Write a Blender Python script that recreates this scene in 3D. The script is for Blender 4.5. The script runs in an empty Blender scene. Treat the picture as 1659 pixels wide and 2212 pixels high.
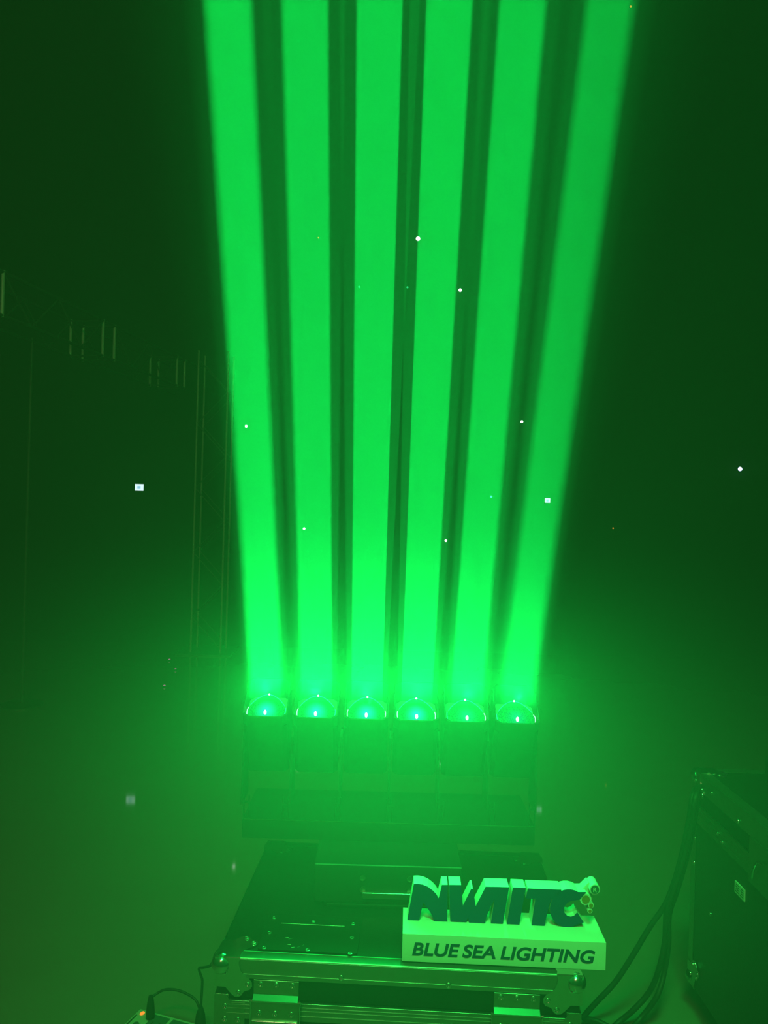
import bpy, bmesh, math, random
from mathutils import Vector, Matrix, Euler

S = bpy.context.scene
COL = S.collection
R = math.radians
rnd = random.Random(7)

# ------------------------------------------------------------------ camera
CAM = Vector((0.0, 0.0, 1.62))
ROLL = R(1.6)
FPX, FW, FH = 1680.0, 1659.0, 2212.0
cd = bpy.data.cameras.new('camera')
cam = bpy.data.objects.new('camera', cd)
COL.objects.link(cam)
c_, s_ = math.cos(ROLL), math.sin(ROLL)
cam.matrix_world = Matrix(((c_, -s_, 0, CAM.x), (0, 0, -1, CAM.y), (s_, c_, 0, CAM.z), (0, 0, 0, 1)))
cd.sensor_fit = 'VERTICAL'
cd.sensor_height = 24.0
cd.lens = 24.0 * FPX / FH
cd.clip_start = 0.05
cd.clip_end = 60
S.camera = cam

# ------------------------------------------------------------------ view, world haze
S.view_settings.view_transform = 'Standard'
S.view_settings.look = 'None'
S.view_settings.gamma = 1.0
S.view_settings.exposure = 0.0
S.cycles.use_denoising = True
S.cycles.max_bounces = 4
S.cycles.diffuse_bounces = 1
S.cycles.glossy_bounces = 2
S.cycles.transmission_bounces = 2
S.cycles.volume_bounces = 0
S.cycles.sample_clamp_indirect = 2.0
S.cycles.caustics_reflective = False
S.cycles.caustics_refractive = False

HAZE = 0.025
world = bpy.data.worlds.new('world')
S.world = world
world.use_nodes = True
wn = world.node_tree
wn.nodes.clear()
wo = wn.nodes.new('ShaderNodeOutputWorld')
wb = wn.nodes.new('ShaderNodeBackground')
wb.inputs['Color'].default_value = (0, 0, 0, 1)
wb.inputs['Strength'].default_value = 0
wn.links.new(wb.outputs[0], wo.inputs['Surface'])
wv = wn.nodes.new('ShaderNodeVolumeScatter')
wv.inputs['Color'].default_value = (0.95, 0.95, 0.95, 1)
wv.inputs['Density'].default_value = HAZE
wn.links.new(wv.outputs[0], wo.inputs['Volume'])

# beam geometry shared by the lamps, the lenses and the light beams
BEAM_DIR = Vector((0.0, -0.429, 0.903)).normalized()
FRONT_DIR = Vector((0.0, -BEAM_DIR.z, BEAM_DIR.y)).normalized()      # across the lens, towards the room
LENS_X = [-0.337, -0.187, -0.036, 0.114, 0.264, 0.414]
LENS_Y, LENS_Z = 2.36, 1.62 - 0.587
GREEN = (0.003, 1.0, 0.10)
def beam_dir(cx):                        # the heads are not quite parallel
    return (BEAM_DIR + Vector((BEAM_LEAN[LENS_X.index(cx)], 0, 0))).normalized()
BEAM_LEAN = [-.006, -.002, -.001, -.0055, -.006, .010]
BEAM_W = [1.12, 1.0, 1.02, 0.97, 0.86, 0.64]
BEAM_POWER = 10.0
SPILL_POWER = 30.0
CEIL = 8.8

def lamp(kind, name, loc, power, color, rot=None, **kw):
    d = bpy.data.lights.new(name, kind)
    d.energy = power
    d.color = color
    for k, v in kw.items():
        setattr(d, k, v)
    o = bpy.data.objects.new(name, d)
    COL.objects.link(o)
    o.location = loc
    if rot is not None:
        o.rotation_euler = rot
    return o

def aim(direction):
    return Vector(direction).to_track_quat('-Z', 'Y').to_euler()

# unseen lamps added: green for the beams' ceiling bounce, warm for the hall's dim lighting
lamp('AREA', 'added_ceiling_fill', (0.10, -0.45, 5.35), 15.5, (0.012, 1.0, 0.10), aim((.03, 0.50, -1)), shape='RECTANGLE', size=1.1, size_y=0.7, spread=R(36))
lamp('AREA', 'added_warm_fill', (-0.8, -2.2, 5.2), 11.0, (1.0, 0.62, 0.34), aim((0, 0.95, -1)), shape='RECTANGLE', size=1.2, size_y=0.6, spread=R(100))

lamp('POINT', 'added_truss_fill', (1.2, 1.6, 6.6), 75.0, (0.012, 1.0, 0.10), shadow_soft_size=.3)  # unseen green lamp added overhead to brighten the truss

# ------------------------------------------------------------------ helpers
def ray(px, py):
    u, v = px - FW / 2, FH / 2 - py
    return Vector((c_ * u - s_ * v, FPX, s_ * u + c_ * v))

def at_y(px, py, y):
    d = ray(px, py)
    return CAM + d * (y / d.y)

def at_z(px, py, z):
    d = ray(px, py)
    return CAM + d * ((z - CAM.z) / d.z)

def node_mat(name, col, rough=0.5, metal=0.0, spec=0.5, noise=None, bump=None, emit=None, coat=0.0):
    m = bpy.data.materials.new(name)
    m.use_nodes = True
    nt = m.node_tree
    b = nt.nodes['Principled BSDF']
    b.inputs['Base Color'].default_value = (*col, 1)
    b.inputs['Roughness'].default_value = rough
    b.inputs['Metallic'].default_value = metal
    b.inputs['Specular IOR Level'].default_value = spec
    b.inputs['Coat Weight'].default_value = coat
    if noise:
        scale, amt = noise
        tc = nt.nodes.new('ShaderNodeTexCoord')
        n = nt.nodes.new('ShaderNodeTexNoise')
        n.inputs['Scale'].default_value = scale
        n.inputs['Detail'].default_value = 5
        mx = nt.nodes.new('ShaderNodeMix')
        mx.data_type = 'RGBA'
        mx.inputs[6].default_value = (*[c * (1 - amt) for c in col], 1)
        mx.inputs[7].default_value = (*[min(1, c * (1 + amt)) for c in col], 1)
        nt.links.new(tc.outputs['Object'], n.inputs['Vector'])
        nt.links.new(n.outputs['Fac'], mx.inputs[0])
        nt.links.new(mx.outputs[2], b.inputs['Base Color'])
    if bump:
        scale, st = bump
        tc = nt.nodes.new('ShaderNodeTexCoord')
        n = nt.nodes.new('ShaderNodeTexNoise')
        n.inputs['Scale'].default_value = scale
        n.inputs['Detail'].default_value = 3
        bp = nt.nodes.new('ShaderNodeBump')
        bp.inputs['Strength'].default_value = st
        bp.inputs['Distance'].default_value = 0.002
        nt.links.new(tc.outputs['Object'], n.inputs['Vector'])
        nt.links.new(n.outputs['Fac'], bp.inputs['Height'])
        nt.links.new(bp.outputs[0], b.inputs['Normal'])
    if emit:
        b.inputs['Emission Color'].default_value = (*emit[0], 1)
        b.inputs['Emission Strength'].default_value = emit[1]
    return m

M = {}
M['floor'] = node_mat('dark_painted_floor', (0.21, 0.18, 0.155), 0.045, noise=(2.5, 0.12), spec=0.55)
M['wall'] = node_mat('dark_curtain_wall', (0.05, 0.05, 0.055), 0.9, noise=(1.2, 0.3))
M['ceiling'] = node_mat('black_ceiling', (0.05, 0.05, 0.055), 0.95)
M['laminate'] = node_mat('black_laminate', (0.022, 0.022, 0.024), 0.42, noise=(14, 0.2), bump=(220, 0.25))
M['lid_top'] = node_mat('black_lid_laminate', (0.009, 0.010, 0.011), 0.42, spec=0.3, noise=(30, 0.25), bump=(260, 0.2))
M['aluminium'] = node_mat('brushed_aluminium', (0.42, 0.42, 0.40), 0.42, metal=1.0, noise=(40, 0.1))
M['rail_top'] = node_mat('darkened_aluminium', (0.13, 0.13, 0.125), 0.36, metal=1.0, noise=(60, 0.2))  # flange copy of the aluminium, colour darkened to dim its overhead sheen
M['steel'] = node_mat('chromed_steel', (0.62, 0.62, 0.6), 0.16, metal=1.0)
M['dull_steel'] = node_mat('zinc_plated_steel', (0.42, 0.42, 0.38), 0.34, metal=1.0, noise=(60, 0.12))
M['rivet'] = node_mat('nickel_rivet', (0.8, 0.8, 0.78), 0.25, metal=1.0)
M['rubber'] = node_mat('black_rubber', (0.008, 0.008, 0.008), 0.6, spec=0.25, noise=(30, 0.2))
M['housing'] = node_mat('black_lamp_housing', (0.02, 0.02, 0.022), 0.45, bump=(160, 0.15))
M['truss'] = node_mat('lit_truss_aluminium', (0.92, 0.92, 0.90), 0.35, metal=0.1)  # uprights kept pale: light caught from the beams put into the colour
M['truss_shaded'] = node_mat('shaded_truss_tube', (0.16, 0.16, 0.16), 0.5, metal=0.5, noise=(20, 0.3))  # darkened copy for the fainter tubes, shade put into the colour
M['white'] = node_mat('white_foam_board', (0.82, 0.82, 0.8), 0.6, noise=(20, 0.03), bump=(120, 0.1))
M['blue'] = node_mat('dark_blue_face', (0.004, 0.022, 0.20), 0.6, spec=0.2)
M['blue_text'] = node_mat('dark_blue_lettering', (0.004, 0.025, 0.14), 0.5)
M['orange'] = node_mat('orange_dot_face', (0.42, 0.16, 0.03), 0.5)
M['cable'] = node_mat('black_cable_jacket', (0.012, 0.012, 0.012), 0.55)
M['strip'] = node_mat('white_plastic_strip', (0.42, 0.42, 0.38), 0.45)
M['socket'] = node_mat('grey_socket_face', (0.06, 0.10, 0.11), 0.5)
M['paper'] = node_mat('white_paper_label', (0.7, 0.7, 0.66), 0.7)
M['ink'] = node_mat('black_ink', (0.03, 0.03, 0.03), 0.7)

def glow_mat(name, col, strength):
    m = bpy.data.materials.new(name)
    m.use_nodes = True
    nt = m.node_tree
    nt.nodes.clear()
    o = nt.nodes.new('ShaderNodeOutputMaterial')
    e = nt.nodes.new('ShaderNodeEmission')
    e.inputs['Color'].default_value = (*col, 1)
    e.inputs['Strength'].default_value = strength
    nt.links.new(e.outputs[0], o.inputs['Surface'])
    m.cycles.emission_sampling = 'NONE'
    return m

class MB:
    def __init__(self):
        self.bm = bmesh.new()
    def box(self, lo, hi, mat=None, bevel=0.0):
        lo, hi = Vector(lo), Vector(hi)
        vs = [self.bm.verts.new((x, y, z)) for x in (lo.x, hi.x) for y in (lo.y, hi.y) for z in (lo.z, hi.z)]
        fs = [(0, 1, 3, 2), (4, 6, 7, 5), (0, 4, 5, 1), (2, 3, 7, 6), (0, 2, 6, 4), (1, 5, 7, 3)]
        ff = [self.bm.faces.new([vs[i] for i in f]) for f in fs]
        if bevel:
            es = list({e for f in ff for e in f.edges})
            r = bmesh.ops.bevel(self.bm, geom=es, offset=bevel, segments=3, profile=0.7, affect='EDGES')
            vs = list({v for f in r['faces'] for v in f.verts} | {v for v in vs if v.is_valid})
        if mat is not None:
            bmesh.ops.transform(self.bm, matrix=mat, verts=[v for v in vs if v.is_valid])
        return self
    def cyl(self, p, q, r1, r2=None, n=16, caps=True):
        p, q = Vector(p), Vector(q)
        r2 = r1 if r2 is None else r2
        d = (q - p).normalized()
        a = d.orthogonal().normalized()
        b = d.cross(a)
        A, B = [], []
        for i in range(n):
            t = 2 * math.pi * i / n
            o = a * math.cos(t) + b * math.sin(t)
            A.append(self.bm.verts.new(p + o * r1))
            B.append(self.bm.verts.new(q + o * r2))
        for i in range(n):
            j = (i + 1) % n
            self.bm.faces.new((A[i], A[j], B[j], B[i]))
        if caps:
            self.bm.faces.new(A[::-1])
            self.bm.faces.new(B)
        return self
    def tube(self, pts, r, n=10, sub=6):
        P = [Vector(p) for p in pts]
        E = [P[0] * 2 - P[1]] + P + [P[-1] * 2 - P[-2]]
        C = []
        for i in range(1, len(E) - 2):
            for k in range(sub):
                t = k / sub
                a, b, c, d = E[i - 1], E[i], E[i + 1], E[i + 2]
                C.append(0.5 * ((2 * b) + (c - a) * t + (2 * a - 5 * b + 4 * c - d) * t * t + (3 * b - a - 3 * c + d) * t ** 3))
        C.append(P[-1])
        nrm = (C[1] - C[0]).orthogonal().normalized()
        rings = []
        for i, c in enumerate(C):
            tg = (C[min(i + 1, len(C) - 1)] - C[max(i - 1, 0)]).normalized()
            nrm = (nrm - tg * nrm.dot(tg)).normalized()
            bn = tg.cross(nrm)
            rings.append([self.bm.verts.new(c + (nrm * math.cos(2 * math.pi * k / n) + bn * math.sin(2 * math.pi * k / n)) * r) for k in range(n)])
        for A, B in zip(rings, rings[1:]):
            for k in range(n):
                j = (k + 1) % n
                self.bm.faces.new((A[k], A[j], B[j], B[k]))
        self.bm.faces.new(rings[0][::-1])
        self.bm.faces.new(rings[-1])
        return self
    def prism(self, poly, frame, depth):
        """poly in 2-D, frame(u, v, w) -> point, extruded w = 0..depth"""
        A = [self.bm.verts.new(frame(u, v, 0)) for u, v in poly]
        B = [self.bm.verts.new(frame(u, v, depth)) for u, v in poly]
        n = len(poly)
        self.bm.faces.new(A)
        self.bm.faces.new(B[::-1])
        for i in range(n):
            j = (i + 1) % n
            self.bm.faces.new((A[i], B[i], B[j], A[j]))
        return self
    def lathe(self, prof, origin, axis, n=20):
        origin, axis = Vector(origin), Vector(axis).normalized()
        a = axis.orthogonal().normalized()
        b = axis.cross(a)
        rings = []
        for r, h in prof:
            rings.append([self.bm.verts.new(origin + axis * h + (a * math.cos(2 * math.pi * k / n) + b * math.sin(2 * math.pi * k / n)) * max(r, 1e-5)) for k in range(n)])
        for A, B in zip(rings, rings[1:]):
            for k in range(n):
                j = (k + 1) % n
                self.bm.faces.new((A[k], A[j], B[j], B[k]))
        return self
    def ball(self, c, r, seg=20, squash=(1, 1, 1)):
        m = Matrix.Translation(Vector(c)) @ Matrix.Diagonal((*squash, 1))
        bmesh.ops.create_uvsphere(self.bm, u_segments=seg, v_segments=seg // 2 + 2, radius=r, matrix=m)
        return self
    def build(self, name, mat, parent=None, smooth=True, angle=35):
        bmesh.ops.recalc_face_normals(self.bm, faces=self.bm.faces)
        me = bpy.data.meshes.new(name)
        self.bm.to_mesh(me)
        self.bm.free()
        me.materials.append(mat)
        if smooth:
            me.shade_smooth()
            me.set_sharp_from_angle(angle=R(angle))
        o = bpy.data.objects.new(name, me)
        COL.objects.link(o)
        if parent is not None:
            o.parent = parent
        return o

def tag(o, label=None, cat=None, group=None, kind=None):
    if label: o['label'] = label
    if cat: o['category'] = cat
    if group: o['group'] = group
    if kind: o['kind'] = kind
    return o

def empty(name, loc=(0, 0, 0), rz=0.0):
    o = bpy.data.objects.new(name, None)
    COL.objects.link(o)
    o.empty_display_size = 0.1
    o.location = loc
    o.rotation_euler = (0, 0, rz)
    return o

def inst(src, parent, loc, rot=None):
    o = src.copy()
    COL.objects.link(o)
    o.parent = parent
    o.location = loc
    if rot is not None:
        o.rotation_euler = rot
    return o

# ------------------------------------------------------------------ the setting
def structure(name, mb, mat):
    return tag(mb.build(name, mat, smooth=False), kind='structure')

structure('floor', MB().box((-6, -3.5, -0.1), (6, 10.2, 0)), M['floor'])
structure('ceiling', MB().box((-6, -3.5, CEIL), (6, 10.2, CEIL + 0.1)), M['ceiling'])
structure('wall_back', MB().box((-6, 9.12, 0), (6, 9.27, CEIL)), M['wall'])
structure('wall_left', MB().box((-6.1, -3.5, 0), (-6, 10.2, CEIL)), M['wall'])
structure('wall_right', MB().box((6, -3.5, 0), (6.1, 10.2, CEIL)), M['wall'])
structure('wall_front', MB().box((-6, -3.6, 0), (6, -3.5, CEIL)), M['wall'])

# ------------------------------------------------------------------ flight case under the lamp bar
CASE_TOP = 0.55
CASE_W = 0.866
CASE_D = 0.655
CASE_RZ = -R(2.44)
case = tag(empty('flight_case', (0.061, 1.8345, 0), CASE_RZ),
           'black flight case with aluminium rails and ball corners carrying the lamp bar', 'flight case')
case_m = Matrix.Translation((0.061, 1.8345, 0)) @ Matrix.Rotation(CASE_RZ, 4, 'Z')
case_i = case_m.inverted()

def top_l(px, py):                       # a point on the lid, in case coordinates
    return case_i @ at_z(px, py, CASE_TOP)

def front_l(px, py):                     # a point on the front face, in case coordinates
    o = case_i @ CAM
    d = case_i.to_3x3() @ ray(px, py)
    return o + d * (-o.y / d.y)

HW = CASE_W / 2
SEAM = 0.452
MB().box((-HW + .004, .004, 0.11), (HW - .004, CASE_D - .004, SEAM - .002)).build('body', M['laminate'], case, smooth=False)
lid = MB().box((-HW + .004, .004, SEAM + .002), (HW - .004, CASE_D - .004, CASE_TOP - .0015)).build('lid', M['lid_top'], case, smooth=False)

def l_rail_x(y0, out, z_top, h, leg, name):
    """angle rail along the width; out = -1 for the front, +1 for the back"""
    mb = MB()
    t = 0.002
    x0, x1 = -HW + .004, HW - .004
    ya, yb = (y0, y0 + t) if out < 0 else (y0 - t, y0)
    mb.box((x0, ya, z_top - h), (x1, yb, z_top - .003), bevel=0.0006)
    if leg:
        yc, yd = (y0 + .003, y0 + leg) if out < 0 else (y0 - leg, y0 - .003)
        mb.cyl((x0, y0 - out * .0022, z_top - .0022), (x1, y0 - out * .0022, z_top - .0022), .0022, n=20)
        mb.box((x0, min(yc, yd) + (leg - .009 if out < 0 else 0), z_top), (x1, min(yc, yd) + (leg - .006 if out < 0 else .003), z_top + .0012))
    if out < 0:
        mb.box((x0, y0 - .0012, z_top - h), (x1, y0, z_top - h + .010), bevel=0.0004)
    rl = mb.build(name, M['aluminium'], case)
    if leg:
        MB().box((x0, yc, z_top - t), (x1, yd, z_top), bevel=0.0006).build('top_flange', M['rail_top'], rl)
    return rl

l_rail_x(0, -1, CASE_TOP, .047, .033, 'edge_rail')
l_rail_x(CASE_D, 1, CASE_TOP, .047, .033, 'edge_rail')
def l_rail_y(x0, out, z_top, h, leg):
    mb = MB()
    t = .002
    xa, xb = (x0, x0 + t) if out < 0 else (x0 - t, x0)
    mb.box((xa, .004, z_top - h), (xb, CASE_D - .004, z_top - .002), bevel=.0006)
    if leg:
        xc, xd = (x0 + .002, x0 + leg) if out < 0 else (x0 - leg, x0 - .002)
        mb.box((xc, .034, z_top - t), (xd, CASE_D - .034, z_top - .0002), bevel=.0006)
    return mb.build('edge_rail', M['dull_steel'], case)
l_rail_y(-HW, -1, CASE_TOP, .047, 0)
l_rail_y(HW, 1, CASE_TOP, .047, 0)
for y0, out in ((0, -1), (CASE_D, 1)):
    mb = MB()
    ya, yb = (y0 - .001, y0 + .003) if out < 0 else (y0 - .003, y0 + .001)
    mb.box((-HW + .03, ya, SEAM - .045), (HW - .03, yb, SEAM - .003), bevel=.0008)
    for k in (.012, .020, .032):
        mb.box((-HW + .03, ya - .0012, SEAM - k - .002), (HW - .03, ya + .001, SEAM - k))
    mb.build('seam_rail', M['aluminium'], case)
for sx in (-1, 1):
    for y0, out in ((0, -1), (CASE_D, 1)):
        mb = MB()
        x0 = sx * HW
        mb.box((min(x0, x0 - sx * .034), min(y0, y0 - out * .002), .12), (max(x0, x0 - sx * .034), max(y0, y0 - out * .002), SEAM + .01), bevel=.0005)
        mb.box((min(x0, x0 - sx * .002), min(y0, y0 - out * .034), .12), (max(x0, x0 - sx * .002), max(y0, y0 - out * .034), SEAM + .01), bevel=.0005)
        mb.build('corner_rail', M['dull_steel'], case)

# stamped ball corners: a ball and three lobed leaves
LEAF = [(0, 0), (64, 0), (61, 10), (63, 22), (67, 33), (77, 44), (89, 51), (96, 60), (97, 70), (91, 79), (80, 82), (75, 85), (70, 94), (62, 99), (52, 98), (43, 91), (28, 75), (14, 74.5), (0, 74)]
LEAF = [(a * .00093, b * .00093) for a, b in LEAF]
rivet_src = None
def rivet(loc, axis, parent=None, r=.0052):
    global rivet_src
    if rivet_src is None:
        prof = [(1.2, 0), (1.2, .12), (1.05, .40), (.78, .52), (.60, .42), (.50, -.3), (0.0, -.3)]
        mb = MB()
        mb.lathe([(a * .0052, h * .0052) for a, h in prof], (0, 0, 0), (0, 0, 1), 18)
        rivet_src = mb.build('rivet', M['rivet'], parent)
        rivet_src.location = loc
        rivet_src.rotation_euler = Vector(axis).to_track_quat('Z', 'Y').to_euler()
        return rivet_src
    o = inst(rivet_src, parent, loc, Vector(axis).to_track_quat('Z', 'Y').to_euler())
    o.scale = (r / .0052,) * 3
    return o

for sx in (-1, 1):
    for sy in (0, 1):
        cx, cy = sx * HW, sy * CASE_D
        dy = 1 if sy == 0 else -1
        mb = MB()
        mb.ball((cx - sx * .013, cy + dy * .011, CASE_TOP - .0205), .0245, 28)
        fo = -dy * .0022
        mb.prism(LEAF, lambda u, v, w: Vector((cx - sx * u, cy + fo - dy * 0 + dy * w, CASE_TOP - v)), .0015)
        # the leaf folded over the lid and the one down the side
        mb.prism([(u, v) for v, u in LEAF], lambda u, v, w: Vector((cx - sx * v, cy + dy * u, CASE_TOP + .0016 - w)), .0014)
        mb.prism(LEAF, lambda u, v, w: Vector((cx + sx * .0016 - sx * w, cy + dy * u, CASE_TOP - v)), .0014)
        co = mb.build('ball_corner', M['steel'] if True else None, case)
        k = .00093
        for u, v in ((85, 66), (62, 88), (26, 36)):
            rivet((cx - sx * u * k, cy + fo, CASE_TOP - v * k), (0, -dy, 0), co, .0056)
            rivet((cx + sx * .0016, cy + dy * u * k, CASE_TOP - v * k), (sx, 0, 0), co, .0056)
        for u, v in ((66, 85), (88, 62)):
            rivet((cx - sx * v * k, cy + dy * u * k, CASE_TOP + .0016), (0, 0, 1), co, .0056)
        # plate on the vertical corner below the ball corner
        for zz in (.435, .404, .372):
            for xx in (.026, .058):
                if xx > .05 and zz > .43:
                    continue
                rivet((cx - sx * xx, cy - dy * .0022, zz), (0, -dy, 0), case, .0056)
        mb = MB()
        mb.prism([(0, 0), (.028, 0), (.042, .018), (.074, .018), (.074, .20), (0, .20)], lambda u, v, w: Vector((cx - sx * u, cy - dy * .0018 + dy * w, .462 - v)), .0016)
        mb.build('corner_plate', M['dull_steel'], case)

for px, py in ((737, 2112), (969, 2128)):
    p = front_l(px, py)
    rivet((p.x, -.0012, p.z), (0, -1, 0), case, .0056)

# hinges on the front: upper leaf, step, framed lower leaf, pin
def hinge(x0, x1):
    root = MB().box((x0, -.0035, SEAM + .016), (x1, -.0008, SEAM + .050), bevel=.0008).build('hinge', M['dull_steel'], case)
    w = x1 - x0
    for f in (.15, .5, .86):
        rivet((x0 + w * f, -.0035, SEAM + .040), (0, -1, 0), root, .0058)
        rivet((x0 + w * f, -.0125, SEAM - .022), (0, -1, 0), root, .0056)
    mb = MB().prism([(-.0035, SEAM + .018), (-.0035, SEAM + .0165), (-.0155, SEAM + .008), (-.0155, SEAM + .005), (-.0008, SEAM + .012)], lambda u, v, t: Vector((x0 + t, u, v)), w)
    mb.build('step', M['steel'], root, smooth=False)
    mb = MB().box((x0 - .004, -.0125, SEAM - .13), (x1 + .005, -.001, SEAM + .006), bevel=.004)
    mb.build('lower_leaf', M['dull_steel'], root)
    mb = MB()
    pts = [(x0 - .004, -.013, SEAM - .12), (x0 - .004, -.013, SEAM - .002), (x0 + .002, -.013, SEAM + .005), (x1 - .001, -.013, SEAM + .005), (x1 + .005, -.013, SEAM - .002), (x1 + .005, -.013, SEAM - .12)]
    mb.tube(pts, .0020, 8, 3)
    mb.build('bead', M['steel'], root)
    mb = MB()
    n = 4
    for k in range(n):
        a, b = x0 + w * k / n + .0006, x0 + w * (k + 1) / n - .0006
        mb.cyl((a, -.0150, SEAM - .041), (b, -.0150, SEAM - .041), .0035, n=14)
    mb.build('pin', M['steel'], root)
    return root
a, b = front_l(548, 2150), front_l(645, 2155)
hinge(a.x, b.x)
a, b = front_l(1066, 2180), front_l(1165, 2190)
hinge(a.x, b.x)

# dish plate let into the lid near the front edge
mb = MB()
PL = [top_l(556, 2052), top_l(770, 2073), top_l(764, 1993), top_l(594, 1981)]
x0, x1 = PL[0].x, PL[1].x
y0, y1 = PL[0].y - .002, (PL[2].y + PL[3].y) / 2 + .012
def rrect(x0, y0, x1, y1, r, n=5):
    out = []
    for cx, cy, a0 in ((x1 - r, y1 - r, 0), (x0 + r, y1 - r, 90), (x0 + r, y0 + r, 180), (x1 - r, y0 + r, 270)):
        for k in range(n + 1):
            t = R(a0 + 90 * k / n)
            out.append((cx + r * math.cos(t), cy + r * math.sin(t)))
    return out
mb.prism(rrect(x0, y0, x1, y1, .008), lambda u, v, w: Vector((u, v, CASE_TOP + .0040 - w)), .0042)
dish = mb.build('dish_plate', M['rubber'], case)
for px, py in ((592, 1987), (677, 1995), (763, 2000), (582, 2019), (760, 2030), (570, 2052), (664, 2057), (756, 2064)):
    p = top_l(px, py)
    rivet((p.x, p.y, CASE_TOP + .004), (0, 0, 1), dish, .0052)
p, q = top_l(607, 1998), top_l(744, 2007)
MB().box((p.x, p.y - .0012, CASE_TOP + .0038), (q.x, p.y + .0012, CASE_TOP + .0055), bevel=.0005).build('handle_bar', M['dull_steel'], dish)
for k, (px, py, L, a) in enumerate(((628, 2031, 10, .5), (624, 2044, 7, 0), (633, 2050, 8, .3), (645, 2049, 6, .7), (620, 2029, 7, .1), (655, 2045, 5, 1.2))):
    p = top_l(px, py)
    dx, dy_ = math.cos(a) * L * .0006, math.sin(a) * L * .0006
    MB().cyl((p.x - dx, p.y - dy_, CASE_TOP + .0040), (p.x + dx, p.y + dy_, CASE_TOP + .0040), .0003, n=6).build('scratch', M['aluminium'], dish)

# side handles and castors
for sx in (-1, 1):
    mb = MB().box((sx * HW - .003 if sx > 0 else -HW - .004, .22, .24), (sx * HW + .004 if sx > 0 else -HW + .003, .42, .38), bevel=.001)
    h = mb.build('side_handle', M['dull_steel'], case)
    MB().tube([(sx * (HW + .004), .26, .34), (sx * (HW + .014), .27, .325), (sx * (HW + .014), .37, .325), (sx * (HW + .004), .38, .34)], .005).build('grip', M['rubber'], h)
for x in (-.34, .34):
    for y in (.1, .55):
        mb = MB().box((x - .04, y - .04, .10), (x + .04, y + .04, .112), bevel=.001)
        mb.box((x - .022, y - .025, .045), (x - .018, y + .025, .102))
        mb.box((x + .018, y - .025, .045), (x + .022, y + .025, .102))
        cst = mb.build('castor', M['dull_steel'], case)
        MB().cyl((x - .015, y, .05), (x + .015, y, .05), .05, n=28).build('wheel', M['rubber'], cst)

# ------------------------------------------------------------------ lamp bar on the case
BX = 0.0386
bar = tag(empty('moving_lamp_bar', (0, 0, 0)), 'black bar of six tilting lamp heads glowing green on the flight case', 'stage light')
bar.location = (BX, 2.10, CASE_TOP)
def rel(p):
    return Vector(p) - Vector((BX, 2.10, CASE_TOP))
# base
mb = MB().box((-.20, 0, .012), (.20, .33, .116), bevel=.006)
base = mb.build('base', M['housing'], bar)
MB().box((-.165, -.006, .004), (.165, .06, .012), bevel=.003).build('foot_lip', M['rubber'], base)
for x in (-.17, .17):
    for y in (.03, .30):
        MB().cyl((x, y, 0), (x, y, .014), .014, n=20).build('foot', M['rubber'], base)
p = at_y(783, 1936, 2.09)
MB().box((p.x - BX, -.012, p.z - CASE_TOP - .006), (p.x - BX + .135, .002, p.z - CASE_TOP + .010), bevel=.002).build('display_panel', M['dull_steel'], base)
for px, py in ((783, 1898), (783, 1923), (885, 1901), (885, 1926)):
    p = at_y(px, py, 2.095)
    MB().lathe([(.0075, 0), (.0075, .004), (.0055, .004), (.0055, .001), (0, .001)], (p.x - BX, 0, p.z - CASE_TOP), (0, -1, 0), 24).build('button', M['dull_steel'], base)
# body carrying the heads
mb = MB().box((-.424, .15, .1165), (.424, .40, .172), bevel=.003)
body = mb.build('body', M['housing'], bar)
MB().box((-.420, .1490, .1705), (.420, .1505, .1722)).build('top_edge', M['dull_steel'], body)
mids = [LENS_X[0] - .075 - BX] + [(a + b) / 2 - BX for a, b in zip(LENS_X, LENS_X[1:])] + [LENS_X[-1] + .072 - BX]
for x in mids:
    x = max(-.415, min(.415, x))
    mb = MB()
    for d in (-.009, .006):
        mb.box((x + d, .156, .170), (x + d + .004, .162, .237), bevel=.0008)
    mb.box((x - .006, .157, .215), (x + .007, .161, .220))
    mb.build('bracket', M['housing'], body)
# yoke arms between the heads
piv = Vector((0, LENS_Y, LENS_Z)) - BEAM_DIR * .13
for x in [LENS_X[0] - BX - .0725] + [(a + b) / 2 - BX for a, b in zip(LENS_X, LENS_X[1:])] + [LENS_X[-1] - BX + .0725]:
    zc = piv.z - CASE_TOP
    yc = piv.y - 2.10
    poly = [(yc - .05, .168), (yc + .06, .168), (yc + .03, zc + .01), (yc + .012, zc + .03), (yc - .012, zc + .03), (yc - .03, zc + .01)]
    mb = MB().prism(poly, lambda u, v, w: Vector((x - .003 + w, u, v)), .006)
    mb.cyl((x - .004, yc, zc), (x + .004, yc, zc), .014, n=20)
    mb.build('yoke_arm', M['housing'], bar)

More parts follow.
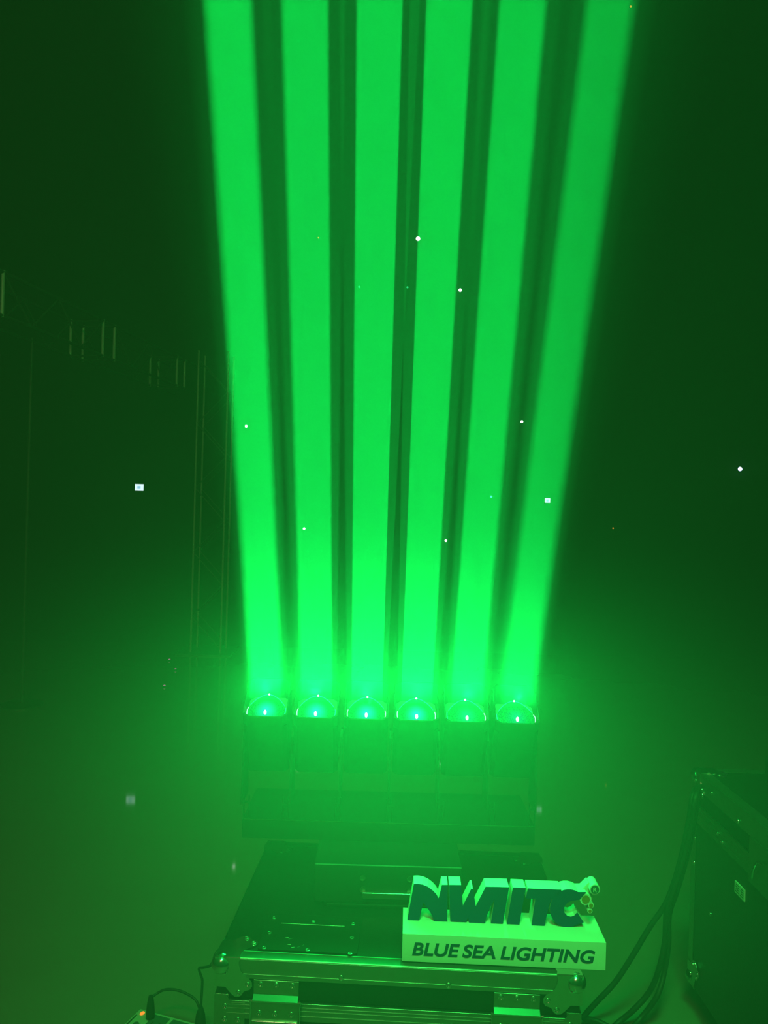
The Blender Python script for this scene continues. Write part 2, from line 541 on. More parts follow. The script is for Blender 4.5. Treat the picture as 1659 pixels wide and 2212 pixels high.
def lens_material(name, glow):
    m = bpy.data.materials.new(name)
    m.use_nodes = True
    nt = m.node_tree
    nt.nodes.clear()
    o_ = nt.nodes.new('ShaderNodeOutputMaterial')
    em = nt.nodes.new('ShaderNodeEmission')
    tc = nt.nodes.new('ShaderNodeTexCoord')
    vo = nt.nodes.new('ShaderNodeTexVoronoi')
    vo.inputs['Scale'].default_value = 260
    rp = nt.nodes.new('ShaderNodeValToRGB')
    rp.color_ramp.elements[0].position = 0.15
    rp.color_ramp.elements[0].color = (0.002, 0.20, 0.02, 1)
    rp.color_ramp.elements[1].position = 0.65
    rp.color_ramp.elements[1].color = (0.003, 0.42, 0.05, 1)
    ds = nt.nodes.new('ShaderNodeVectorMath')
    ds.operation = 'DISTANCE'
    ds.inputs[1].default_value = FRONT_DIR * .036
    mr = nt.nodes.new('ShaderNodeMapRange')
    mr.inputs['From Min'].default_value = .042
    mr.inputs['From Max'].default_value = .006
    pw = nt.nodes.new('ShaderNodeMath')
    pw.operation = 'POWER'
    pw.inputs[1].default_value = 1.6
    mx = nt.nodes.new('ShaderNodeMix')
    mx.data_type = 'RGBA'
    mx.blend_type = 'ADD'
    sc = nt.nodes.new('ShaderNodeMath')
    sc.operation = 'MULTIPLY'
    sc.inputs[1].default_value = glow
    mx.inputs[7].default_value = (0.02, 0.6, 0.75, 1)
    L_ = nt.links.new
    L_(tc.outputs['Object'], vo.inputs['Vector'])
    L_(vo.outputs['Distance'], rp.inputs['Fac'])
    L_(tc.outputs['Object'], ds.inputs[0])
    L_(ds.outputs['Value'], mr.inputs['Value'])
    L_(mr.outputs[0], pw.inputs[0])
    L_(pw.outputs[0], sc.inputs[0])
    L_(sc.outputs[0], mx.inputs[0])
    L_(rp.outputs['Color'], mx.inputs[6])
    L_(mx.outputs[2], em.inputs['Color'])
    L_(em.outputs[0], o_.inputs['Surface'])
    m.cycles.emission_sampling = 'NONE'
    return m
lens_mats = [lens_material('glowing_green_lens', .9), lens_material('dimmer_green_lens', .25)]
rim_mat = glow_mat('rim_highlight_glow', (0.02, 0.9, 0.42), 1.0)
edge_mat = glow_mat('edge_highlight_glow', (0.55, 1.0, 0.85), 1.2)
hot_mat = glow_mat('hotspot_glint_glow', (0.7, 1.0, 0.95), 4.0)
cyan_mat = glow_mat('cyan_inner_glow', (0.01, .55, .34), 0.9)
rim_dim = glow_mat('green_inner_glow', (0.005, .5, .12), 0.8)
inner_mat = node_mat('glowing_reflector_box', (0.3, 0.3, 0.3), 0.4, metal=0.5, emit=((0.003, 0.45, 0.04), 0.7))

def lobed_square(h, cut, n=6):
    return [(-h, -h + cut), (-h, h - cut), (-h + cut, h), (h - cut, h), (h, h - cut), (h, -h + cut), (h - cut, -h), (-h + cut, -h)]

# a lens frame: u across, v towards the room (FRONT_DIR), w along the beam
def head(i, cx):
    c = rel((cx, LENS_Y, LENS_Z))
    U, V, W = Vector((1, 0, 0)), FRONT_DIR, BEAM_DIR
    fr = lambda u, v, w: c + U * u + V * v + W * w
    root = MB().prism(lobed_square(.066, .012), lambda u, v, w: fr(u, v, -.035 - w), .175)
    # hood walls around the lens
    ring_o, ring_i = lobed_square(.066, .014), lobed_square(.0625, .015)
    for k in range(8):
        j = (k + 1) % 8
        qs = [fr(*ring_o[k], -.036), fr(*ring_o[j], -.036), fr(*ring_i[j], -.036), fr(*ring_i[k], -.036)]
        hgt = .040 if ring_o[k][1] < .06 and ring_o[j][1] < .06 else .022
        qt = [fr(*ring_o[k], hgt if ring_o[k][1] < 0 else .0), fr(*ring_o[j], hgt if ring_o[j][1] < 0 else .0),
              fr(*ring_i[j], hgt if ring_o[j][1] < 0 else .0), fr(*ring_i[k], hgt if ring_o[k][1] < 0 else .0)]
        A = [root.bm.verts.new(p) for p in qs]
        B = [root.bm.verts.new(p) for p in qt]
        for f in ((0, 1, 2, 3),):
            root.bm.faces.new([A[x] for x in f])
        root.bm.faces.new(B[::-1])
        for a in range(4):
            b = (a + 1) % 4
            root.bm.faces.new((A[a], B[a], B[b], A[b]))
    hd = root.build('lamp_head', M['housing'], bar, smooth=False)
    # reflector box seen behind the lens, lamp light on it put in as emission
    mb = MB().prism(lobed_square(.0615, .015), lambda u, v, w: fr(u, v, -.036 + w), .004)
    mb.build('reflector', inner_mat, hd, smooth=False)
    # domed, square-cut lens
    mb = MB()
    N = 22
    h, Rl = .056, .085
    g = {}
    for a in range(N + 1):
        for b in range(N + 1):
            u = -h + 2 * h * a / N
            va = -.034 + .036 * (u / .052) ** 2
            v = va + (h - va) * b / N
            if abs(u) + abs(v) > 2 * h - .018:
                k = (2 * h - .018) / (abs(u) + abs(v))
                u, v = u * k, v * k
            rr = math.sqrt(u * u + v * v)
            w = math.sqrt(max(Rl * Rl - rr * rr, 0)) - math.sqrt(Rl * Rl - .0695 ** 2) - .030
            g[a, b] = mb.bm.verts.new(fr(u, v + .003, w) - c)
    for a in range(N):
        for b in range(N):
            mb.bm.faces.new((g[a, b], g[a + 1, b], g[a + 1, b + 1], g[a, b + 1]))
    ln = mb.build('lens', lens_mats[0 if i < 4 else 1], hd, angle=180)
    ln.location = c
    # lens edge highlights as glowing tubes: far arc, strips left and right
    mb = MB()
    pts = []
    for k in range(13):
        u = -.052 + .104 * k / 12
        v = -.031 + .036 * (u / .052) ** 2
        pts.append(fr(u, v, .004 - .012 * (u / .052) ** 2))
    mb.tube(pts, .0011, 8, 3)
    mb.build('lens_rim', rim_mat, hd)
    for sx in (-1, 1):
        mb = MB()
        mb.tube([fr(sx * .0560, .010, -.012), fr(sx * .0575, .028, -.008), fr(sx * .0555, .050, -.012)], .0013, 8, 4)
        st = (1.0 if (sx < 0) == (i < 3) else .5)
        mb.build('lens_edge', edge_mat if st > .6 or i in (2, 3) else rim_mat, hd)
    mb = MB()
    mb.tube([fr(u / 1000, -.046 + .030 * (u / 48) ** 2, -.024) for u in range(-36, 37, 8)], .0032, 10, 3)
    mb.build('inner_reflection', cyan_mat if i < 4 else rim_dim, hd)  # inner reflection of the lens drawn as a glowing tube
    for sx in (-1, 1):
        MB().tube([fr(sx * .0672, -.056, .004), fr(sx * .0672, .0, .022), fr(sx * .0672, .060, .040)], .0007, 8, 3).build('hood_edge', M['steel'], hd)
    MB().ball(fr(0, .050, .0035), .0042, 14, (1, 1, 1.7)).build('lamp_glow', hot_mat, hd)
    MB().ball(fr(.001, -.031, .0052), .0028, 12).build('lamp_glint', hot_mat, hd)  # glint on the lens set as a small glowing ball
    return hd
for i, cx in enumerate(LENS_X):
    head(i, cx)
    cpos = Vector((cx, LENS_Y, LENS_Z))
    L = lamp('AREA', 'beam_lamp', cpos + BEAM_DIR * .045, BEAM_POWER * BEAM_W[i], GREEN, aim(beam_dir(cx)), shape='SQUARE', size=.093, spread=R(.25))
    lamp('SPOT', 'lens_spill_lamp', cpos + BEAM_DIR * .060 + FRONT_DIR * .02, SPILL_POWER * BEAM_W[i] ** .5, (0.004, 1.0, 0.09), aim((0, -.84, .54)), shadow_soft_size=.004, spot_size=R(178), spot_blend=.5)

lamp('AREA', 'added_beam_halo', Vector((BX, LENS_Y, LENS_Z)) + BEAM_DIR * .047, 34.0, GREEN, aim(BEAM_DIR), shape='RECTANGLE', size=.86, size_y=.10, spread=R(16))  # one wide lamp added along the bar for glow between beams

# the lit haze of each beam
ORD = ['leftmost light beam, rising from the lamp head at the left end of the bar', 'second light beam from the left, rising nearly upright',
       'third light beam from the left, just left of the middle gap', 'third light beam from the right, just right of the middle gap',
       'second light beam from the right, leaning right as it rises', 'rightmost and faintest light beam, from the right end of the bar']
hz = bpy.data.materials.new('beam_haze')
hz.use_nodes = True
nt = hz.node_tree
nt.nodes.clear()
o_ = nt.nodes.new('ShaderNodeOutputMaterial')
vs_ = nt.nodes.new('ShaderNodeVolumeScatter')
vs_.inputs['Color'].default_value = (1, 1, 1, 1)
vs_.inputs['Density'].default_value = 0.035
nt.links.new(vs_.outputs[0], o_.inputs['Volume'])
T_END = (CEIL - .02 - LENS_Z) / BEAM_DIR.z
for i, cx in enumerate(LENS_X):
    mb = MB()
    c = Vector((0, 0, 0))
    fr = lambda u, v, w: c + Vector((1, 0, 0)) * u + FRONT_DIR * v + BEAM_DIR * w
    rings = []
    for t in (0.048, T_END - .05):
        h = .058 + t * math.tan(R(.75))
        rings.append([mb.bm.verts.new(fr(u, v, t)) for u, v in lobed_square(h, .012)])
    A, B = rings
    for k in range(8):
        j = (k + 1) % 8
        mb.bm.faces.new((A[k], A[j], B[j], B[k]))
    mb.bm.faces.new(A[::-1])
    mb.bm.faces.new(B)
    o = mb.build('light_beam', hz, smooth=False)
    o.location = (cx, LENS_Y, LENS_Z)
    o.rotation_euler = (0, math.asin(beam_dir(cx).x), 0)
    tag(o, 'green ' + ORD[i], 'light beam', 'green light beams', kind='thing')

# thicker haze added round the lamp bar to shape its halo
hm = bpy.data.materials.new('halo_haze')
hm.use_nodes = True
nt = hm.node_tree
nt.nodes.clear()
o_ = nt.nodes.new('ShaderNodeOutputMaterial')
vs_ = nt.nodes.new('ShaderNodeVolumeScatter')
vs_.inputs['Color'].default_value = (1, 1, 1, 1)
tc = nt.nodes.new('ShaderNodeTexCoord')
ln_ = nt.nodes.new('ShaderNodeVectorMath')
ln_.operation = 'LENGTH'
mr = nt.nodes.new('ShaderNodeMapRange')
mr.inputs['From Min'].default_value = 1.0
mr.inputs['From Max'].default_value = 0.0
mr.inputs['To Min'].default_value = 0.0
mr.inputs['To Max'].default_value = 1.0
pw = nt.nodes.new('ShaderNodeMath')
pw.operation = 'POWER'
pw.inputs[1].default_value = 2.0
ml = nt.nodes.new('ShaderNodeMath')
ml.operation = 'MULTIPLY'
ml.inputs[1].default_value = 0.24
nt.links.new(tc.outputs['Object'], ln_.inputs[0])
nt.links.new(ln_.outputs['Value'], mr.inputs['Value'])
nt.links.new(mr.outputs[0], pw.inputs[0])
nt.links.new(pw.outputs[0], ml.inputs[0])
nt.links.new(ml.outputs[0], vs_.inputs['Density'])
nt.links.new(vs_.outputs[0], o_.inputs['Volume'])
mb = MB().ball((0, 0, 0), 1.0, 32)
hzc = mb.build('haze', hm)
hzc.location = (.04, 1.96, .84)
hzc.scale = (2.4, 1.05, .85)
tag(hzc, 'added haze making the halo round the six green lamp heads', 'haze', kind='stuff')

# ------------------------------------------------------------------ sign standing on the case
SRZ = -R(1.8)
sign = tag(empty('lettered_sign', (.0727, 1.853, CASE_TOP + .0016), SRZ), 'white block sign with dark cut-out letters reading NWIITC over BLUE SEA LIGHTING', 'sign')
BW, BH, BD = .481, .0655, .123
block = MB().box((0, 0, 0), (BW, BD, BH), bevel=.0006).build('base_block', M['white'], sign)
K = 2885.0
LY = .064
def lp(x, y):
    return ((x - 103) / K, BH + (416 + (x - 130) * .0465 - y) / K)
GL = {
    'n': [(173, 162), (200, 160), (238, 166), (275, 182), (310, 208), (336, 236), (352, 263), (372, 168), (413, 168), (417, 428), (322, 424), (312, 392), (296, 362), (272, 328), (244, 290), (218, 420), (134, 416)],
    'w': [(424, 168), (508, 170), (525, 316), (580, 196), (592, 196), (616, 320), (682, 182), (846, 186), (810, 444), (726, 440), (748, 270), (716, 330), (692, 398), (684, 440), (572, 436), (562, 396), (552, 432), (440, 428)],
    'i': [(874, 188), (964, 192), (926, 450), (838, 445)],
    't': [(979, 195), (1214, 205), (1214, 222), (1180, 244), (1150, 270), (1132, 310), (1118, 380), (1104, 460), (1012, 456), (1034, 268), (968, 264)],
}
cpts = [(1388, 222)]
for k in range(0, 21):
    a = R(58 + (302 - 58) * k / 20)
    cpts.append((1266 + 128 * math.cos(a), 336 - 134 * math.sin(a)))
cpts += [(1378, 436), (1330, 365), (1312, 388), (1288, 396), (1262, 390), (1243, 370), (1236, 345), (1242, 318), (1262, 295), (1290, 283), (1345, 275)]
GL['c'] = cpts
def circ(cx, cy, r, n=28):
    return [(cx + r * math.cos(2 * math.pi * k / n), cy + r * math.sin(2 * math.pi * k / n)) for k in range(n)]
sf = lambda y0: (lambda u, v, w: Vector((u, y0 + w, v)))
for nm, poly in GL.items():
    P = [lp(*p) for p in poly]
    body_ = MB().prism(P, sf(LY), .044).build('letter', M['white'], sign, smooth=False)
    MB().prism(P, sf(LY - .0012), .0011).build('letter_face', M['blue'], body_, smooth=False)
conn = MB().prism([lp(*p) for p in [(1372, 222), (1416, 178), (1476, 222), (1446, 262), (1444, 330), (1428, 380), (1404, 368), (1362, 296)]], sf(LY + .016), .028)
cb = conn.build('dot_carrier', M['white'], sign, smooth=False)
for cx, cy, r, ro, m_, nm in ((1450, 206, 29, 36, M['socket'], 'trademark_face'), (1388, 275, 28, 40, M['orange'], 'dot_face'), (1426, 318, 14, 20, M['orange'], 'dot_face'), (1420, 358, 11, 17, M['orange'], 'dot_face')):
    d_ = MB().prism([lp(*p) for p in circ(cx, cy, ro)], sf(LY), .043).build('dot', M['white'], sign, angle=60)
    MB().prism([lp(*p) for p in circ(cx, cy, r)], sf(LY - .0012), .0011).build(nm, m_, d_, smooth=False)

def text_mesh(name, txt, mat, parent, width, height, loc, depth, shear=0.0, offset=0.0):
    cu = bpy.data.curves.new(name, 'FONT')
    cu.body = txt
    cu.size = 1.0
    cu.shear = shear
    cu.offset = offset
    cu.extrude = 0.01
    cu.space_word = 0.8
    t = bpy.data.objects.new(name, cu)
    COL.objects.link(t)
    dg = bpy.context.evaluated_depsgraph_get()
    me = bpy.data.meshes.new_from_object(t.evaluated_get(dg))
    bpy.data.objects.remove(t)
    xs = [v.co.x for v in me.vertices]
    ys = [v.co.y for v in me.vertices]
    kx, ky = width / (max(xs) - min(xs)), height / (max(ys) - min(ys))
    for v in me.vertices:
        v.co = Vector((loc[0] + (v.co.x - min(xs)) * kx, loc[1] - (v.co.z + .01) / .02 * depth, loc[2] + (v.co.y - min(ys)) * ky))
    me.name = name
    me.materials.clear()
    me.materials.append(mat)
    o = bpy.data.objects.new(name, me)
    COL.objects.link(o)
    o.parent = parent
    return o
text_mesh('inscription', 'BLUE SEA LIGHTING', M['blue_text'], sign, .432, .0315, (.0235, -.0001, .0150), .0007, shear=.18, offset=.026)
p = lp(1450, 206)
text_mesh('trademark_letter', 'R', M['paper'], cb, .0085, .011, (p[0] - .0042, LY - .0013, p[1] - .0055), .0004, offset=.01)

# ------------------------------------------------------------------ cables on the right, power strip on the left
def cable(name, pts, r, label, group=None, parts=None):
    o = MB().tube(pts, r, 12, 8).build(name, M['cable'], None, angle=180)
    return tag(o, label, 'cable', group)
CY = 2.47
def hang(pl, y0=CY):
    out = []
    for q in pl:
        px, py = q[0], q[1]
        y = q[2] if len(q) > 2 else y0
        v = at_y(px, py, y)
        if v.z < .012:
            v = at_z(px, py, .012)
        out.append(v)
    return out
cable('hanging_cable', hang([(1512, 1690, 2.60), (1497, 1716), (1488, 1770), (1474, 1840), (1456, 1905), (1436, 1955), (1402, 2005), (1368, 2062), (1330, 2120), (1290, 2163), (1264, 2192), (1262, 2200), (1290, 2206), (1330, 2226)]), .0085, 'black cable looping from the right flight case out to the left onto the floor', 'cables hanging off the right flight case')
cable('hanging_cable', hang([(1520, 1688, 2.60), (1504, 1716, 2.45), (1494, 1780, 2.45), (1478, 1850, 2.45), (1458, 1915, 2.45), (1440, 1968, 2.45), (1436, 2030, 2.45), (1424, 2090, 2.45), (1404, 2140), (1370, 2180), (1330, 2214), (1290, 2250)]), .0085, 'black cable dropping nearly straight from the right case, inner one of the pair', 'cables hanging off the right flight case')
cable('hanging_cable', hang([(1528, 1686, 2.60), (1510, 1716, 2.50), (1498, 1785, 2.50), (1484, 1850, 2.50), (1464, 1920, 2.50), (1446, 1975, 2.50), (1444, 2040, 2.50), (1436, 2095, 2.50), (1420, 2150), (1384, 2200), (1350, 2235)]), .0085, 'black cable dropping nearly straight from the right case, outer one of the pair', 'cables hanging off the right flight case')

strip = tag(empty('power_strip', (-.719, 2.433, 0), -R(18.5)), 'pale power strip with grey sockets on the floor beside the lamp case', 'power strip')
MB().box((0, -.105, 0), (.36, 0, .048), bevel=.008).build('body', M['strip'], strip)
for k, (x0_, x1_) in enumerate(((.062, .118), (.128, .184), (.194, .250), (.260, .316))):
    sk = MB().box((x0_, -.092, .046), (x1_, -.012, .0495), bevel=.003).build('socket', M['socket'], strip)
    for dx in (-.012, .012):
        MB().box(((x0_ + x1_) / 2 + dx - .002, -.06, .0495), ((x0_ + x1_) / 2 + dx + .002, -.044, .0500)).build('slot', M['ink'], sk)
MB().lathe([(.009, 0), (.009, .002), (.007, .003), (0, .003)], (.034, -.068, .047), (0, 0, 1)).build('button', M['socket'], strip)
MB().box((.008, -.085, .0475), (.013, -.032, .0492), bevel=.001).build('groove', M['ink'], strip)
MB().ball((.022, -.020, .0475), .0065, 14, (1, 1.4, .6)).build('indicator_light', glow_mat('orange_indicator_glow', (1.0, .16, .02), 2.2), strip)
sm = Matrix.Translation((-.719, 2.433, 0)) @ Matrix.Rotation(-R(18.5), 4, 'Z')
def plug(lx, ly, label, pts, h=.066, r0=.013, r1=.0065):
    base_ = sm @ Vector((lx, ly, .0503))
    root = empty('power_plug', base_)
    tag(root, label, 'plug', 'plugs at the power strip')
    mb = MB().lathe([(0, 0), (r0 * 1.05, 0), (r0 * 1.05, .006), (r0, .02), (r0 * .8, h * .7), (r1, h), (0, h)], (0, 0, 0), (0, 0, 1), 20)
    mb.build('plug_body', M['cable'], root)
    P = [Vector((0, 0, h - .006))] + [q - base_ for q in pts]
    MB().tube(P, .0038, 10, 8).build('lead', M['cable'], root, angle=180)
plug(.058, -.030, 'slim black plug with a lead arching to the right out of the power strip', [at_y(341, 2145, 2.40), at_y(356, 2138, 2.40), at_y(378, 2138, 2.395), at_y(402, 2146, 2.385), at_y(424, 2162, 2.37), at_y(434, 2190, 2.36)])
plug(.236, -.035, 'thick black plug with a lead standing up beside the case side', [at_y(437, 2122, 2.345), at_y(434, 2108, 2.345), at_y(430, 2092, 2.34), at_y(440, 2090, 2.32), at_y(456, 2084, 2.30), at_y(466, 2060, 2.29), at_y(480, 2044, 2.32)], h=.075, r0=.017)
cable('floor_cable', [(-1.6, 2.30, .008), (-1.3, 2.33, .008), (-1.0, 2.345, .008), (-.86, 2.36, .008), (-.742, 2.375, .014)], .0075, 'black cable lying on the floor and ending at the left of the power strip')

# ------------------------------------------------------------------ flight case on the right
rc = tag(empty('flight_case', (1.05, 1.45, 0)), 'tall dark flight case at the right edge with a small white paper label', 'flight case')
RW, RD, RB, RT, RS = .62, 1.13, .10, .80, .695
MB().box((.003, .003, RB), (RW, RD - .003, RS - .002)).build('body', M['laminate'], rc, smooth=False)
MB().box((.003, .003, RS + .002), (RW, RD - .003, RT - .002)).build('lid', M['lid_top'], rc, smooth=False)
mb = MB().box((0, .01, RT - .058), (.002, RD - .01, RT - .002), bevel=.0006)
mb.box((.002, .03, RT - .002), (.034, RD - .03, RT), bevel=.0006)
mb.build('edge_rail', M['aluminium'], rc)
mb = MB().box((.01, RD - .002, RT - .058), (RW, RD, RT - .002), bevel=.0006)
mb.box((.03, RD - .034, RT - .002), (RW, RD - .002, RT), bevel=.0006)
mb.build('edge_rail', M['aluminium'], rc)
mb = MB().box((-.001, .01, RS - .060), (.003, RD - .01, RS - .002), bevel=.0006)
for k in (.014, .028, .044):
    mb.box((-.0022, .01, RS - k - .002), (0, RD - .01, RS - k))
mb.build('seam_rail', M['dull_steel'], rc)
mb = MB().box((0, RD - .034, RB), (.002, RD, RS), bevel=.0005)
mb.box((0, RD - .002, RB), (.034, RD + .0003, RS), bevel=.0005)
mb.build('corner_rail', M['dull_steel'], rc)
for zc, up in ((RT, 1), (RB, -1)):
    mb = MB().ball((.011, RD - .011, zc - up * .018), .0235, 24)
    mb.prism(LEAF, lambda u, v, w: Vector((-.0018 + w, RD - u, zc - up * v)), .0015)
    if up > 0:
        mb.prism([(v, u) for u, v in LEAF], lambda u, v, w: Vector((u, RD - v, RT + .0018 - w)), .0015)
    co = mb.build('ball_corner', M['steel'], rc)
    for u, v in ((85, 66), (62, 88), (26, 36), (45, 78), (80, 50)):
        rivet((-.0018, RD - u * .00093, zc - up * v * .00093), (-1, 0, 0), co, .0056)
    if up > 0:
        for u, v in ((30, 60), (45, 70), (60, 78)):
            rivet((u * .00093, RD - v * .00093, RT + .0018), (0, 0, 1), co, .0056)
for yy, zz in ((.98, RT - .03), (.80, RT - .045), (.62, RT - .045), (.93, RS - .03), (.90, RS - .045), (.72, RS - .03), (.70, RS - .05), (.965, .40), (1.10, .50), (1.10, .58), (1.10, .64)):
    rivet((-.0018, yy, zz), (-1, 0, 0), rc, .0056)
# butterfly latch and the label
lt = MB().box((-.006, .60, RS - .075), (.001, .72, RS + .05), bevel=.002).build('latch', M['dull_steel'], rc)
MB().tube([(-.012, .685, RS - .05), (-.016, .67, RS - .02), (-.014, .655, RS + .005), (-.012, .625, RS + .012)], .004).build('turn_key', M['steel'], lt)
lb = MB().box((-.0006, .752, .545), (.003, .812, .578)).build('paper_label', M['paper'], rc, smooth=False)
for k in range(4):
    for a, b in ((.757, .776), (.781, .807)):
        MB().box((-.0009, a, .551 + k * .0065), (-.0006, b - .004 * (k % 2), .5535 + k * .0065)).build('label_mark', M['ink'], lb, smooth=False)
for x in (.08, .54):
    for y in (.12, 1.0):
        cst = MB().box((x - .04, y - .04, .090), (x + .04, y + .04, .102), bevel=.001).build('castor', M['dull_steel'], rc)
        MB().cyl((x - .015, y, .045), (x + .015, y, .045), .045, n=28).build('wheel', M['rubber'], cst)

# moving head lamp, switched off, standing on the right case
mh = tag(empty('moving_head_lamp', (1.36, 2.28, RT + .002)), 'dark moving head lamp standing on the right flight case', 'stage light')
MB().box((-.16, -.13, .015), (.16, .13, .10), bevel=.012).build('base', M['housing'], mh)
for x in (-.12, .12):
    for y in (-.09, .09):
        MB().cyl((x, y, 0), (x, y, .02), .016, n=16).build('foot', M['rubber'], mh)
for sx in (-1, 1):
    mb = MB().prism([(-.05, .10), (.05, .10), (.04, .30), (.02, .345), (-.02, .345), (-.04, .30)], lambda u, v, w: Vector((sx * .15 - .018 + w, u, v)), .036)
    mb.build('yoke_arm', M['housing'], mh)
mb = MB().lathe([(0, -.14), (.07, -.14), (.095, -.10), (.10, 0), (.095, .11), (.08, .14), (.07, .145), (0, .142)], (0, 0, .30), (-.1, -.35, 1), 32)
mb.build('lamp_head', M['housing'], mh)
p = at_y(1640, 1442, 2.22) - Vector((1.36, 2.28, RT + .002))
MB().ball((-.169, -.03, .30), .0035, 12).build('indicator_light', glow_mat('pale_indicator_glow', (.25, 1.0, .55), 1.0), mh)

# ------------------------------------------------------------------ truss on the left and its tower
TD = Vector((.434, 2.84, 0)).normalized()
TN = Vector((TD.y, -TD.x, 0))
T0 = Vector((-2.67, 5.36, 3.20))
truss = tag(empty('truss_beam', tuple(T0 - Vector((0, 0, .30)))), 'aluminium lattice truss beam hung high on the left, running away into the haze', 'truss')
def T(a, n, z):                           # along the truss, across it, below the top chord
    return TD * a + TN * n + Vector((0, 0, .30 - z))
for n_ in (0, -.30):
    for z_ in (0, .30):
        MB().cyl(T(-1.6, n_, z_), T(3.55, n_, z_), .013, n=12).build('chord', M['truss_shaded'], truss)
frames = [(-1.55, -.2), (-.2 + .04, -.2 + .08)]
stations = [-1.5, -.18, 0.0, 1.36, 1.56, 2.90, 3.10]
for a in stations:
    for n_ in (0, -.30):
        MB().cyl(T(a, n_, -.012), T(a, n_, .312), .013, n=12).build('upright', M['truss'], truss)
    for z_ in (0, .30):
        MB().cyl(T(a, 0, z_), T(a, -.30, z_), .009, n=10).build('cross_bar', M['truss_shaded'], truss)
for a0, a1 in ((-1.5, -.18), (0, 1.36), (1.56, 2.90)):
    k = 4
    for j in range(k):
        u0, u1 = a0 + (a1 - a0) * j / k, a0 + (a1 - a0) * (j + 1) / k
        za, zb = (0, .30) if j % 2 == 0 else (.30, 0)
        for n_ in (0, -.30):
            MB().cyl(T(u0, n_, za), T(u1, n_, zb), .008, n=8).build('diagonal', M['truss_shaded'], truss)
tw = tag(empty('truss_tower', (-1.93, 8.75, 0)), 'upright lattice truss tower standing on the floor under the far end of the beam', 'truss')
MB().box((-.3, -.3, 0), (.3, .3, .015)).build('base_plate', M['dull_steel'], tw)
for x in (-.165, .165):
    for y in (-.15, .15):
        MB().cyl((x, y, .015), (x, y, 3.35), .011, n=12).build('upright', M['truss'], tw)
k = 9
for j in range(k):
    z0, z1 = .05 + 3.2 * j / k, .05 + 3.2 * (j + 1) / k
    s0 = -1 if j % 2 else 1
    for y in (-.15, .15):
        MB().cyl((s0 * .165, y, z0), (-s0 * .165, y, z1), .007, n=8).build('diagonal', M['truss_shaded'], tw)
tw2 = tag(empty('steel_post', (at_y(62, 1000, 6.2).x, 6.2, 0)), 'slim metal post standing near the left edge under the truss', 'post')
MB().cyl((0, 0, .01), (0, 0, 2.93), .013, n=14).build('pole', M['truss_shaded'], tw2)
MB().lathe([(0, 0), (.16, 0), (.16, .010), (.03, .02), (0, .02)], (0, 0, 0), (0, 0, 1), 28).build('foot_plate', M['dull_steel'], tw2)

# ------------------------------------------------------------------ small lights in the dark hall
WY = 9.115
glows = {
    'white': glow_mat('white_lamp_glow', (1.0, .92, 1.0), 6.0),
    'cyan': glow_mat('cyan_lamp_glow', (.1, .8, .75), 1.0),
    'blue': glow_mat('bluish_lamp_glow', (.55, .6, 1.0), 5.0),
    'pink': glow_mat('pink_lamp_glow', (.45, .06, .30), .8),
    'orange': glow_mat('orange_lamp_glow', (.9, .35, .05), .8),
    'green': glow_mat('green_lamp_glow', (.03, .75, .25), .9),
}
def small_lamp(px, py, r, col, label, plane='wall'):
    if plane == 'wall':
        c, ax = at_y(px, py, WY), Vector((0, -1, 0))
        c.y = WY + .005
    elif plane == 'ceiling':
        c, ax = at_z(px, py, CEIL), Vector((0, 0, -1))
    else:
        c, ax = at_z(px, py, 0), Vector((0, 0, 1))
    root = empty('indicator_lamp', c)
    tag(root, label, 'indicator light', 'small lights in the dark hall')
    MB().lathe([(0, 0), (r * 1.3, 0), (r * 1.25, .012), (0, .012)], (0, 0, 0), ax, 20).build('holder', M['housing'], root)
    MB().lathe([(r, .011)] + [(r * math.cos(R(a)), .012 + r * .7 * math.sin(R(a))) for a in (0, 20, 40, 60, 80, 90)], (0, 0, 0), ax, 20).build('lamp_cap', glows[col], root)
small_lamp(903, 516, .024, 'white', 'bright white point of light high between the third and fourth beams')
small_lamp(994, 627, .018, 'white', 'white point of light at the right edge of the fourth beam from the left')
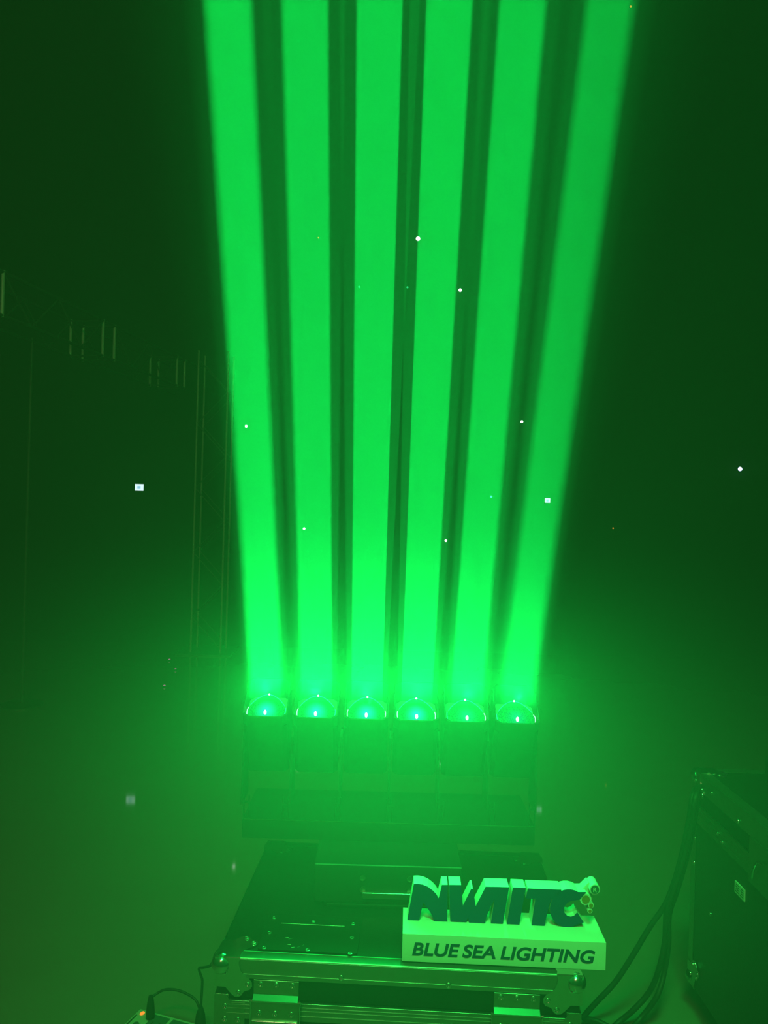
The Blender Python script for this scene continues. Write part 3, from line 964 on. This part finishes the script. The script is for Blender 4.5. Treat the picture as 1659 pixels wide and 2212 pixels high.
small_lamp(532, 921, .014, 'white', 'tiny white light seen through the left edge of the leftmost beam')
small_lamp(1127, 911, .015, 'white', 'tiny white light between the fifth beam and the rightmost beam')
small_lamp(657, 1142, .013, 'white', 'tiny white light seen through the second beam from the left')
small_lamp(963, 1168, .013, 'white', 'tiny white light low between the fourth and fifth beams')
small_lamp(1061, 1073, .013, 'cyan', 'faint cyan light seen through the second beam from the right')
small_lamp(1598, 1013, .024, 'blue', 'bluish white light alone on the dark wall near the right edge')
small_lamp(776, 620, .012, 'green', 'faint green light at the left edge of the third beam')
small_lamp(880, 621, .012, 'green', 'faint green light in the dark gap right of the third beam')
small_lamp(688, 514, .009, 'orange', 'tiny orange light seen through the second beam, high up')
small_lamp(1324, 1141, .009, 'orange', 'tiny yellowish light on the wall right of the rightmost beam')
small_lamp(1362, 15, .012, 'orange', 'orange light high on the far wall above the rightmost beam')
small_lamp(366, 1427, .011, 'pink', 'pink light on the floor left of the lamp bar, highest of the three', 'floor')
small_lamp(379, 1448, .011, 'pink', 'pink light on the floor, the one nearest the leftmost beam', 'floor')
small_lamp(355, 1484, .011, 'pink', 'pink light on the floor, lowest of the three', 'floor')

scr_mat = glow_mat('pale_screen_glow', (.72, .93, 1.0), 1.3)
ico_mat = glow_mat('blue_screen_glow', (.35, .70, .95), 1.0)
def display(px, py, w, h, label):
    c = at_y(px, py, WY)
    c.y = WY + .005
    root = empty('wall_display', c)
    tag(root, label, 'display', 'lit displays on the far wall')
    MB().box((-w / 2 - .012, -.025, -h / 2 - .012), (w / 2 + .012, 0, h / 2 + .012), bevel=.003).build('case', M['housing'], root)
    sc = MB().box((-w / 2, -.028, -h / 2), (w / 2, -.024, h / 2), bevel=.002).build('screen', scr_mat, root)
    MB().box((-w * .22, -.0295, -h * .24), (w * .16, -.0275, h * .22)).build('screen_image', ico_mat, sc, smooth=False)
display(302, 1053, .100, .078, 'small lit white display on the far wall left of the beams')
display(1182, 1081, .062, .052, 'smaller lit white display seen through the rightmost beam')
